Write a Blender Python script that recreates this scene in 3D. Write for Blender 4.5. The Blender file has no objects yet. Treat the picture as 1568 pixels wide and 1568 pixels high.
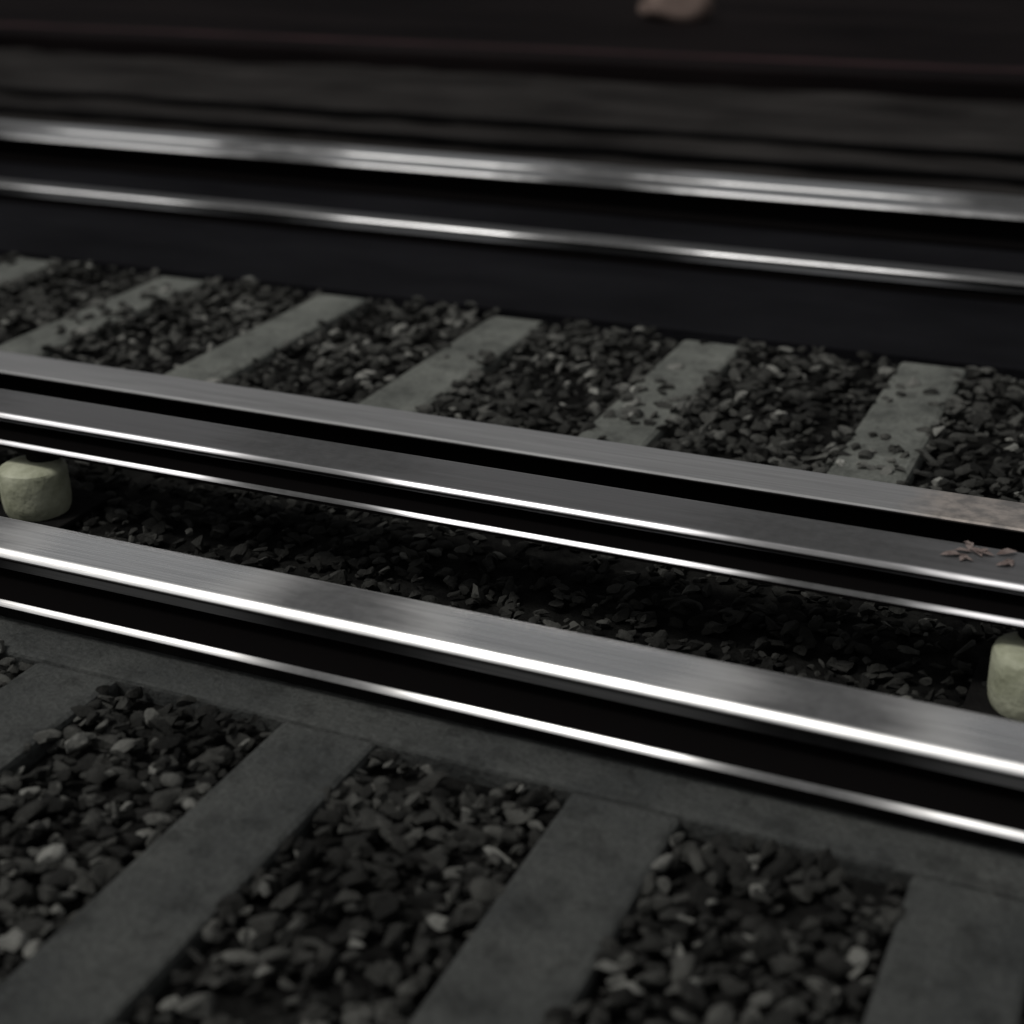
import bpy, math, random
import numpy as np
import bmesh
from mathutils import Matrix, Vector
random.seed(4); rng=np.random.default_rng(7)
sc=bpy.context.scene
sc.view_settings.view_transform='Standard'
try: sc.view_settings.look='None'
except Exception: pass
sc.view_settings.exposure=0

# ---------- materials ----------
class NT:
    def __init__(s,name):
        s.m=bpy.data.materials.new(name); s.m.use_nodes=True
        s.t=s.m.node_tree; s.b=s.t.nodes['Principled BSDF']
        s.geo=s.n('ShaderNodeNewGeometry')
    def n(s,k,**kw):
        x=s.t.nodes.new(k)
        for a,v in kw.items(): setattr(x,a,v)
        return x
    def l(s,a,b): s.t.links.new(a,b)
    def mapped(s,scale):
        mp=s.n('ShaderNodeMapping'); mp.inputs['Scale'].default_value=scale
        s.l(s.geo.outputs['Position'],mp.inputs['Vector']); return mp.outputs[0]
    def noise(s,scale,vec=(1,1,1),detail=4,rough=.6):
        x=s.n('ShaderNodeTexNoise'); x.inputs['Scale'].default_value=scale
        x.inputs['Detail'].default_value=detail; x.inputs['Roughness'].default_value=rough
        s.l(s.mapped(vec),x.inputs['Vector']); return x.outputs['Fac']
    def ramp(s,fac,stops):
        r=s.n('ShaderNodeValToRGB'); e=r.color_ramp.elements
        while len(e)<len(stops): e.new(.5)
        for i,(p,c) in enumerate(stops):
            e[i].position=p; e[i].color=(c if len(c)==4 else (*c,1)) if not isinstance(c,(int,float)) else (c,c,c,1)
        s.l(fac,r.inputs['Fac']); return r.outputs['Color']
    def math(s,op,a,b=None,clamp=False):
        x=s.n('ShaderNodeMath',operation=op,use_clamp=clamp)
        for i,v in enumerate((a,b)):
            if v is None: continue
            if isinstance(v,(int,float)): x.inputs[i].default_value=v
            else: s.l(v,x.inputs[i])
        return x.outputs[0]
    def inv(s,a): return s.math('SUBTRACT',1.0,a)
    def mr(s,v,a,b,c=0,d=1,smooth=False):
        x=s.n('ShaderNodeMapRange'); s.l(v,x.inputs[0])
        if smooth: x.interpolation_type='SMOOTHSTEP'
        for i,q in enumerate((a,b,c,d)): x.inputs[i+1].default_value=q
        return x.outputs[0]
    def mix(s,f,a,b):
        x=s.n('ShaderNodeMix',data_type='RGBA')
        if isinstance(f,(int,float)): x.inputs[0].default_value=f
        else: s.l(f,x.inputs[0])
        for i,v in ((6,a),(7,b)):
            if isinstance(v,tuple): x.inputs[i].default_value=(*v[:3],1)
            else: s.l(v,x.inputs[i])
        return x.outputs[2]
    def bump(s,h,strength,dist=.01):
        x=s.n('ShaderNodeBump'); x.inputs['Strength'].default_value=strength; x.inputs['Distance'].default_value=dist
        s.l(h,x.inputs['Height']); s.l(x.outputs[0],s.b.inputs['Normal'])
    def set(s,name,v):
        if isinstance(v,(int,float)): s.b.inputs[name].default_value=v
        elif isinstance(v,tuple): s.b.inputs[name].default_value=(*v[:3],1)
        else: s.l(v,s.b.inputs[name])

def simple(name,c1,c2,scale=6,rough=.9,bump=.4,bscale=60,spec=.2,vec=(1,1,1)):
    k=NT(name); f=k.noise(scale,vec)
    k.set('Base Color',k.ramp(f,[(.3,c1),(.72,c2)])); k.set('Roughness',rough)
    k.b.inputs['Specular IOR Level'].default_value=spec
    k.bump(k.noise(bscale,vec,2),bump); return k.m

def concrete(name,c1,c2):
    k=NT(name)
    base=k.ramp(k.noise(4),[(.3,c1),(.72,c2)])
    grit=k.mr(k.noise(90,(1,1,1),3),.3,.7,.75,1.22)
    stain=k.mr(k.noise(11,(1,1,1),4,.65),.36,.5,.65,1.0)
    mu=k.math('MULTIPLY',grit,stain)
    vm=k.n('ShaderNodeVectorMath',operation='SCALE'); k.l(base,vm.inputs[0]); k.l(mu,vm.inputs['Scale'])
    k.set('Base Color',vm.outputs[0]); k.set('Roughness',.9); k.b.inputs['Specular IOR Level'].default_value=.15
    k.bump(k.noise(45,(1,1,1),3),.7); return k.m

def rail_mat(name,x0,P,zfoot,lo=.25,hi=.6,erough=.34,col=(.85,.85,.84),tint=None,amp=1.0,toe=1,topmetal=1.0,wobv=2.2,edgedim=.15,dim=.06,topcol=1.0,smin=.6,soft=.5,wy=12):
    """worn steel: burnished corners, streaky running surface, shade painted on web and foot, reflection gaps painted in patches"""
    k=NT(name)
    sep=k.n('ShaderNodeSeparateXYZ'); k.l(k.geo.outputs['Position'],sep.inputs[0])
    nz=k.n('ShaderNodeSeparateXYZ'); k.l(k.geo.outputs['True Normal'],nz.inputs[0])
    X,Z=sep.outputs[0],sep.outputs[2]; NZ=nz.outputs[2]
    c=k.math('COSINE',k.math('MULTIPLY',k.math('SUBTRACT',X,x0),2*math.pi/P))
    wob=k.math('MULTIPLY',k.math('SUBTRACT',k.noise(2.0,(1,wy,1),4),.5),wobv)
    refldim=k.mr(k.math('ADD',k.math('MULTIPLY',c,amp),wob),.4-soft,.4+soft,smooth=True)  # gaps in the reflection, painted as dull patches along the rail
    streak=k.mr(k.noise(3,(.6,110,30),4),.32,.68)
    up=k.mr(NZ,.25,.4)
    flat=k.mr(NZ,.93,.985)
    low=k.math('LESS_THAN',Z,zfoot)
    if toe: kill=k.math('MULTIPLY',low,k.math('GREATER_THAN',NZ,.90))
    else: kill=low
    up=k.math('MULTIPLY',up,k.inv(kill))  # foot blacked out, shade painted into the colour
    eg=k.math('ADD',k.math('MULTIPLY',low,.95*toe),edgedim,True)
    g2=k.math('MULTIPLY',refldim,k.math('ADD',k.math('MULTIPLY',flat,k.inv(eg)),eg))
    metal=k.mix(streak,tuple(smin*v for v in col),col)
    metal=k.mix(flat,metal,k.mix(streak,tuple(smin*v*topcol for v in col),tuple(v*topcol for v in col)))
    dull=k.mix(k.noise(40),(dim*.5,)*3,(dim*1.3,)*3)
    c1=k.mix(g2,metal,dull)
    c2=k.mix(up,(.004,.0036,.0036),c1)  # sides and undersides near black: dark rust plus painted shade
    if tint:
        tx,tc=tint
        f=k.mr(k.math('ADD',X,k.math('MULTIPLY',k.noise(14),.12)),tx+.02,tx+.14)
        f=k.math('MULTIPLY',f,up)
        tcol=k.mix(k.ramp(k.noise(20,(1,1,1),4),[(.38,0.0),(.62,1.0)]),tuple(v*.35 for v in tc),tc)
        c2=k.mix(k.math('MULTIPLY',f,.6),c2,tcol)
    k.set('Base Color',c2)
    r=k.math('ADD',k.math('MULTIPLY',streak,.12),lo-.06)
    r=k.math('ADD',k.math('MULTIPLY',r,flat),k.math('MULTIPLY',k.inv(flat),erough))
    r=k.math('ADD',r,k.math('MULTIPLY',g2,hi-lo))
    k.set('Roughness',r)
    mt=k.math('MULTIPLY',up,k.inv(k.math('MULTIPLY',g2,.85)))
    mt=k.math('MULTIPLY',mt,k.inv(k.math('MULTIPLY',flat,1-topmetal)))
    k.set('Metallic',mt)
    k.set('Specular IOR Level',k.math('MULTIPLY',up,.2))
    k.bump(k.noise(30,(.5,8,3),2),.1,.004)
    return k.m

M_conc=concrete('sleeper_concrete',(.034,.036,.035),(.06,.062,.058))
M_conc2=concrete('sleeper_concrete_dusty',(.078,.082,.074),(.14,.145,.13))
M_slab=simple('dark_slab',(.005,.005,.0058),(.0105,.0105,.012),2,.95,.4,40,.02,(.5,1,1))
M_dirt=simple('brown_dirt',(.009,.0083,.008),(.030,.028,.0265),2.4,.95,1.0,18,.02,(.4,1.2,1))
M_bed=simple('track_bed_soil',(.003,.003,.003),(.013,.013,.012),12,.95,1,50,.03)
M_plat=simple('platform_asphalt',(.0025,.002,.0022),(.0095,.0075,.0075),.9,.95,.6,30,.02,(.35,1,1))
M_red=simple('edge_line_paint',(.008,.005,.005),(.045,.022,.024),3,.8,.4,30,.05,(.4,4,1))
M_cable=simple('cable_rubber',(.002,.002,.002),(.004,.004,.004),4,.9,.3,60,.03)
M_pot=simple('glazed_ceramic',(.22,.23,.155),(.44,.45,.34),14,.55,.5,30,.3)
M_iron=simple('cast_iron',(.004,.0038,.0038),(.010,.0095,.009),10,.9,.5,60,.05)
M_rock=simple('pale_rock',(.09,.065,.055),(.2,.15,.13),5,.9,.8,14,.1)
M_leaf=simple('dry_leaf',(.09,.065,.058),(.22,.18,.165),30,.8,.4,80,.2)

k=NT('ballast_stone')
at=k.n('ShaderNodeAttribute',attribute_name='tone')
cc=k.mix(k.noise(38,(1,1,1),4,.7),(.25,.25,.24),(1.6,1.6,1.55))
mul=k.n('ShaderNodeMix',data_type='RGBA',blend_type='MULTIPLY'); mul.inputs[0].default_value=1
k.l(at.outputs['Color'],mul.inputs[6]); k.l(cc,mul.inputs[7])
k.set('Base Color',mul.outputs[2]); k.set('Roughness',.9); k.b.inputs['Specular IOR Level'].default_value=.12
k.bump(k.noise(60,(1,1,1),3),.9,.008); M_stone=k.m

# ---------- mesh helpers ----------
def link(o): sc.collection.objects.link(o); return o
def empty(name):
    e=bpy.data.objects.new(name,None); return link(e)
def mesh_obj(name,v,f,mat,smooth=False,parent=None,bevel=0,seg=2):
    me=bpy.data.meshes.new(name); me.from_pydata(v,[],f); me.update()
    me.materials.append(mat)
    if smooth:
        for p in me.polygons: p.use_smooth=True
    o=link(bpy.data.objects.new(name,me))
    if parent: o.parent=parent
    if bevel:
        b=o.modifiers.new('b','BEVEL'); b.width=bevel; b.segments=seg; b.limit_method='ANGLE'
    return o
def boxes(name,lst,mat,parent=None,bevel=0):
    v=[];f=[]
    for (x0,x1,y0,y1,z0,z1) in lst:
        n=len(v)
        v+=[(x0,y0,z0),(x1,y0,z0),(x1,y1,z0),(x0,y1,z0),(x0,y0,z1),(x1,y0,z1),(x1,y1,z1),(x0,y1,z1)]
        f+=[(n+3,n+2,n+1,n),(n+4,n+5,n+6,n+7),(n,n+1,n+5,n+4),(n+1,n+2,n+6,n+5),(n+2,n+3,n+7,n+6),(n+3,n,n+4,n+7)]
    return mesh_obj(name,v,f,mat,False,parent,bevel)
def extrude(name,prof,x0,x1,mat,parent=None,step=.5,jit=0):
    xs=np.arange(x0,x1+.01,step); v=[];f=[];n=len(prof)
    for i,x in enumerate(xs):
        jy,jz=(random.uniform(-jit,jit),random.uniform(-jit,jit))
        v+=[(float(x),y+jy,z+jz) for y,z in prof]
    for i in range(len(xs)-1):
        for j in range(n):
            a=i*n+j;b=i*n+(j+1)%n
            f.append((a,a+n,b+n,b))
    f.append(tuple(range(n))); f.append(tuple(range((len(xs)-1)*n,len(xs)*n))[::-1])
    o=mesh_obj(name,v,f,mat,True,parent)
    bm=bmesh.new(); bm.from_mesh(o.data); bmesh.ops.recalc_face_normals(bm,faces=bm.faces); bm.to_mesh(o.data); bm.free()
    o.data.set_sharp_from_angle(angle=math.radians(24))
    return o
def chain(y,z,segs):
    out=[(y,z)]
    for t,L in segs:
        a=math.radians(t); y+=L*math.cos(a); z+=L*math.sin(a); out.append((y,z))
    return out
def rail_prof(yc,zt,hw,fw,zb,rc=.018,side=.004,crown=.003,toe=.012,toeh=.008,slope=.02,neck=.018):
    corner=[(75,.003),(58,rc*.2),(48,rc*.3),(41,rc*.3),(32,rc*.2),(14,.004)]
    h=sum(L*math.sin(math.radians(t)) for t,L in corner)
    zs=zt-h-side
    foot=chain(-fw,zb+toeh,[(60,toe*.2),(48,toe*.35),(40,toe*.35),(26,toe*.15)])
    L=[(-fw,zb)]+foot
    zf=foot[-1][1]
    L+=[(-fw+.06,zf+slope*.6),(-.03,zf+slope),(-neck,zs-.018),(-hw+.014,zs-.008),(-hw,zs)]
    L+=chain(-hw,zs+side,corner)
    L+=[(-hw*.4,zt+crown*.8),(0,zt+crown)]
    R=[(-y,z) for y,z in L[:-1]][::-1]
    return [(yc+y,z) for y,z in L+R]

X0,X1=-16,9
mD=rail_mat('running_rail_steel',-1.57,1.06,.10,.24,.55,col=(.95,.94,.92),amp=1.25,smin=.65,wobv=1.6,dim=.10,soft=.95,wy=5)
e=empty('running_rail')
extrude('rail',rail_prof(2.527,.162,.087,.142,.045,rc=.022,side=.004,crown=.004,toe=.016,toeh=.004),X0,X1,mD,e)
boxes('foot_shade_strip',[(X0,X1,2.412,2.64,.003,.03)],M_iron,e,.004)  # added dark strip, stands in for the shade below the rail foot
mC=rail_mat('conductor_rail_steel',-1.93,1.30,.222,.42,.65,.36,col=(.8,.79,.8),topmetal=.22,edgedim=.85,topcol=.14,amp=1.1,soft=.7)
c=empty('conductor_rail')
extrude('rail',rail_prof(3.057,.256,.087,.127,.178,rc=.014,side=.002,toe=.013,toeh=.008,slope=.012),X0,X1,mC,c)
mE=rail_mat('dull_rail_steel',-9,7.0,.07,.55,.7,.6,col=(.26,.26,.26),tint=(-.54,(.34,.29,.25)),amp=.1,topmetal=.3,toe=0,wobv=1.2)
e2=empty('running_rail')
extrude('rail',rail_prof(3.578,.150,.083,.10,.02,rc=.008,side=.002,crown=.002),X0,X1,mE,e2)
mB=rail_mat('far_rail_steel',-2.26,1.75,.03,.4,.7,.38,col=(.6,.6,.6),topmetal=.1,toe=0,edgedim=.9,wobv=1.8,topcol=.05,amp=1.1,soft=.8)
e3=empty('running_rail'); extrude('rail',rail_prof(5.972,.084,.062,.063,.006,rc=.014,side=.003,toe=.005,toeh=.003,slope=.004),X0-8,X1+4,mB,e3)
mA=rail_mat('far_rail_steel_worn',-2.62,1.9,.06,.3,.6,.45,col=(.46,.46,.46),toe=0,wobv=3.6,edgedim=.95,dim=.05,soft=.8)
e4=empty('running_rail'); extrude('rail',rail_prof(6.79,.150,.09,.10,.006,rc=.02),X0-8,X1+4,mA,e4)
e5=empty('guard_rail'); extrude('rail',rail_prof(7.01,.150,.09,.10,.006,rc=.02),X0-8,X1+4,mA,e5)

sl=empty('concrete_sleeper_ladder')
boxes('longitudinal_beam',[(X0,X1,2.29,2.76,-.16,0)],M_conc,sl,.01)
bx=[]
for i in range(-18,12):
    r=-.71+i*.648
    bx.append((r-.225,r,.15,2.288,-.16,.002+random.uniform(-.003,.003)))
boxes('cross_sleepers',bx,M_conc,sl,.014)
bx=[];ch=[]
for i in range(-14,10):
    r=-.64+i*.76
    bx.append((r-.225,r,3.42,5.06+random.uniform(-.03,.03),-.16,.004+random.uniform(-.004,.004)))
    ch.append((r-.19,r-.04,3.47,3.69,0.009,.02))
boxes('concrete_sleepers',bx,M_conc2,None,.018)
boxes('rail_chairs',ch,M_iron,e2,.004)

def lathe(name,prof,cx,cy,mat,parent,n=40,rough=0):
    v=[];f=[]
    for r,z in prof:
        for k2 in range(n):
            a=2*math.pi*k2/n; q=r*(1+rough*math.sin(a*3+z*30)+rough*.6*math.sin(a*7+1))
            v.append((cx+q*math.cos(a),cy+q*math.sin(a),z))
    for i in range(len(prof)-1):
        for k2 in range(n):
            f.append((i*n+k2,i*n+(k2+1)%n,(i+1)*n+(k2+1)%n,(i+1)*n+k2))
    f.append(tuple(range(n))[::-1]); f.append(tuple(range((len(prof)-1)*n,len(prof)*n)))
    o=mesh_obj(name,v,f,mat,True,parent); o.data.set_sharp_from_angle(angle=math.radians(38)); return o
for i in range(-4,4):
    x=-.17+i*2.63
    p=empty('rail_insulator')
    lathe('ceramic_pot',[(.084,-.01),(.090,.004),(.093,.03),(.093,.07),(.092,.108),(.088,.118),(.074,.126),(.05,.128)],x,2.965,M_pot,p,36,.006)
    lathe('iron_cap',[(.05,.128),(.05,.155),(.075,.16),(.075,.177)],x,3.02,M_iron,p)
    boxes('base_plate',[(x-.13,x+.13,2.84,3.13,-.03,-.011)],M_iron,p,.005)

# ---------- ballast ----------
def ico(sub):
    bm=bmesh.new(); bmesh.ops.create_icosphere(bm,subdivisions=sub,radius=1)
    v=np.array([p.co[:] for p in bm.verts]); f=np.array([[q.index for q in p.verts] for p in bm.faces]); bm.free(); return v,f
def variants(sub,n):
    v,f=ico(sub); out=[]
    for _ in range(n):
        w=v.copy()
        for _ in range(9):
            d=rng.normal(size=3); d/=np.linalg.norm(d); t=rng.uniform(.28,.66)
            s=w@d; over=np.clip(s-t,0,None); w-=over[:,None]*d*1.0
        w*=1+rng.normal(size=(len(w),1))*.02
        w/=np.abs(w).max()*.95
        out.append(w)
    return out,f
NVAR=24
VA,FA=variants(2,NVAR)
def stones(name,pts,sizes,tones,flat=.6):
    nv=len(VA[0]); N=len(pts)
    V=np.empty((N*nv,3)); F=np.empty((N*len(FA),3),dtype=np.int32); T=np.ones((N*nv,4))
    for i in range(N):
        a=rng.normal(.5,.6)
        w=VA[i%NVAR]*np.array([1.25,rng.uniform(.6,1),rng.uniform(flat-.15,flat+.2)])*sizes[i]
        tx,ty=rng.normal(0,.35,2)
        ca,sa=math.cos(a),math.sin(a)
        R=np.array([[ca,-sa,0],[sa,ca,0],[0,0,1]])
        Rx=np.array([[1,0,0],[0,math.cos(tx),-math.sin(tx)],[0,math.sin(tx),math.cos(tx)]])
        Ry=np.array([[math.cos(ty),0,math.sin(ty)],[0,1,0],[-math.sin(ty),0,math.cos(ty)]])
        V[i*nv:(i+1)*nv]=w@(Rx@Ry@R).T+pts[i]
        F[i*len(FA):(i+1)*len(FA)]=FA+i*nv
        T[i*nv:(i+1)*nv,:3]=tones[i]
    me=bpy.data.meshes.new(name)
    me.vertices.add(len(V)); me.vertices.foreach_set('co',V.ravel())
    me.loops.add(F.size); me.loops.foreach_set('vertex_index',F.ravel())
    me.polygons.add(len(F)); me.polygons.foreach_set('loop_start',np.arange(0,F.size,3,dtype=np.int32))
    me.polygons.foreach_set('use_smooth',np.ones(len(F),dtype=bool))
    me.update(); me.validate()
    ca=me.attributes.new('tone','FLOAT_COLOR','POINT'); ca.data.foreach_set('color',T.ravel())
    me.set_sharp_from_angle(angle=math.radians(36))
    me.materials.append(M_stone)
    return link(bpy.data.objects.new(name,me))
P=[];S=[];T=[]
def area(x0,x1,y0,y1,dens,zm,smin,smax,base,pale,sleep=None,spread=.45,pw=1.8,edge=.004,stray=.004):
    n=int((x1-x0)*(y1-y0)*dens)
    for _ in range(n):
        x=rng.uniform(x0,x1); y=rng.uniform(y0,y1)
        if sleep:
            r,per=sleep
            u=((x-r)%per); wv=.012*math.sin(y*19+x*3)
            if per-.225-edge+wv<u<per+edge-.01+wv and rng.uniform()>stray: continue
        s=smin+(smax-smin)*rng.uniform()**pw
        patch=1+.5*math.sin(x*7.3+y*3.1+1.3)*math.sin(y*6.1-x*2.2)
        P.append((x,y,zm+rng.normal(0,.010)-s*.25)); S.append(s)
        t=base*patch*math.exp(rng.normal(0,spread))
        if rng.uniform()<pale: t=base*rng.uniform(3,6)
        T.append((t*1.0,t*1.0,t*.94))
area(-3.2,1.2,.75,2.27,1350,-.012,.012,.034,.029,.05,(-.71,.648),.55)
area(-4.8,2.0,2.77,3.5,750,-.025,.012,.03,.020,.02)
area(-7,2.4,3.5,5.09,700,-.004,.014,.034,.038,.035,(-.64,.76),.45,edge=-.008,stray=.02)
for cx,cy,n,sd in ((-1.52,4.35,34,.10),(-.75,4.25,26,.10),(-3.78,4.5,26,.10),(-2.25,4.6,10,.1),(-.8,4.75,10,.1)):
    for _ in range(n):
        s=rng.uniform(.014,.03); P.append((cx+rng.normal(0,sd*.8),cy+rng.normal(0,sd*1.3),.008)); S.append(s)
        t=.07*math.exp(rng.normal(0,.5)); T.append((t,t,t*.94))
stones('ballast',P,S,T)

# ---------- grounds ----------
boxes('ground',[(-150,150,-60,5.13,-.30,-.045)],M_bed)
boxes('concrete_slab_track',[(-60,40,5.13,7.45,-.30,.0)],M_slab)
nx,ny=260,50; xs=np.linspace(-40,30,nx); ys=np.linspace(7.452,10.7,ny)
v=[];f=[]
for j,y in enumerate(ys):
    for i,x in enumerate(xs):
        v.append((x,y,-.03+random.uniform(-.012,.012)+.008*math.sin(x*1.3+y*2)))
for j in range(ny-1):
    for i in range(nx-1):
        a=j*nx+i; f.append((a,a+1,a+nx+1,a+nx))
mesh_obj('gravel_path',v,f,M_dirt,True)
pl=empty('station_platform')
boxes('deck',[(-150,150,10.7,160,-.3,.10)],M_plat,pl,.02)
boxes('edge_line',[(-60,60,11.12,11.28,.1,.105)],M_red,pl)
for yy,zz in ((8.1,.0),(8.75,-.005)):
    pr=[(yy+.026*math.cos(a),zz+.026*math.sin(a)) for a in np.linspace(0,2*math.pi,11)[:-1]]
    extrude('cable',pr,-30,20,M_cable,None,.45,.006)
v,ff=ico(3)
for _ in range(14):
    d=rng.normal(size=3); d/=np.linalg.norm(d); s=v@d; v=v-np.clip(s-.7,0,None)[:,None]*d*.9
v=v*np.array([.36,.24,.2])+np.array([-4.49,13.3,.22])
mesh_obj('rock',[tuple(a) for a in v],[tuple(int(q) for q in a) for a in ff],M_rock,True)
v=[];f=[]
for _ in range(26):
    cx=rng.uniform(-.38,.2); cy=rng.uniform(3.02,3.13); a=rng.uniform(0,6.28); L=rng.uniform(.012,.028); z=.262
    n=len(v)
    for t,wd,h in ((-1,0,.0),(-.4,.35,.004),(.3,.4,.006),(1,0,.0),(.3,-.4,.005),(-.4,-.35,.003)):
        v.append((cx+L*(t*math.cos(a)-wd*math.sin(a)),cy+L*(t*math.sin(a)+wd*math.cos(a)),z+h))
    f.append(tuple(range(n,n+6)))
mesh_obj('fallen_leaves',v,f,M_leaf)

# ---------- camera ----------
cam=bpy.data.cameras.new('camera'); co=link(bpy.data.objects.new('camera',cam)); sc.camera=co
right=Vector((.911,.4116,-.015)).normalized()
fwd=Vector((-.381,.8281,-.411)); fwd=(fwd-right*fwd.dot(right)).normalized()
up=right.cross(fwd)
R=Matrix((right,up,-fwd)).transposed().to_4x4()
R.translation=(0,0,1.7); co.matrix_world=R
cam.sensor_width=36; cam.lens=36*2346/1568; cam.clip_end=1000; cam.clip_start=.05
cam.dof.use_dof=True; cam.dof.focus_distance=3.7; cam.dof.aperture_fstop=1.3

# ---------- light ----------
sd=Vector((-.36,-.36,.86)).normalized()
elev=math.asin(sd.z); az=math.atan2(sd.x,sd.y)
L=bpy.data.lights.new('sun','SUN'); L.energy=1.5; L.angle=math.radians(10); L.color=(1,.975,.94)
lo=link(bpy.data.objects.new('sun',L)); lo.rotation_euler=(-sd).to_track_quat('-Z','Y').to_euler()
w=bpy.data.worlds.new('World'); sc.world=w; w.use_nodes=True
bg=w.node_tree.nodes['Background']; sky=w.node_tree.nodes.new('ShaderNodeTexSky')
sky.sky_type='NISHITA'; sky.sun_disc=False; sky.sun_elevation=elev; sky.sun_rotation=az; sky.dust_density=3
hs=w.node_tree.nodes.new('ShaderNodeHueSaturation'); hs.inputs['Saturation'].default_value=.08
w.node_tree.links.new(sky.outputs[0],hs.inputs['Color']); w.node_tree.links.new(hs.outputs[0],bg.inputs[0])
bg.inputs[1].default_value=.068
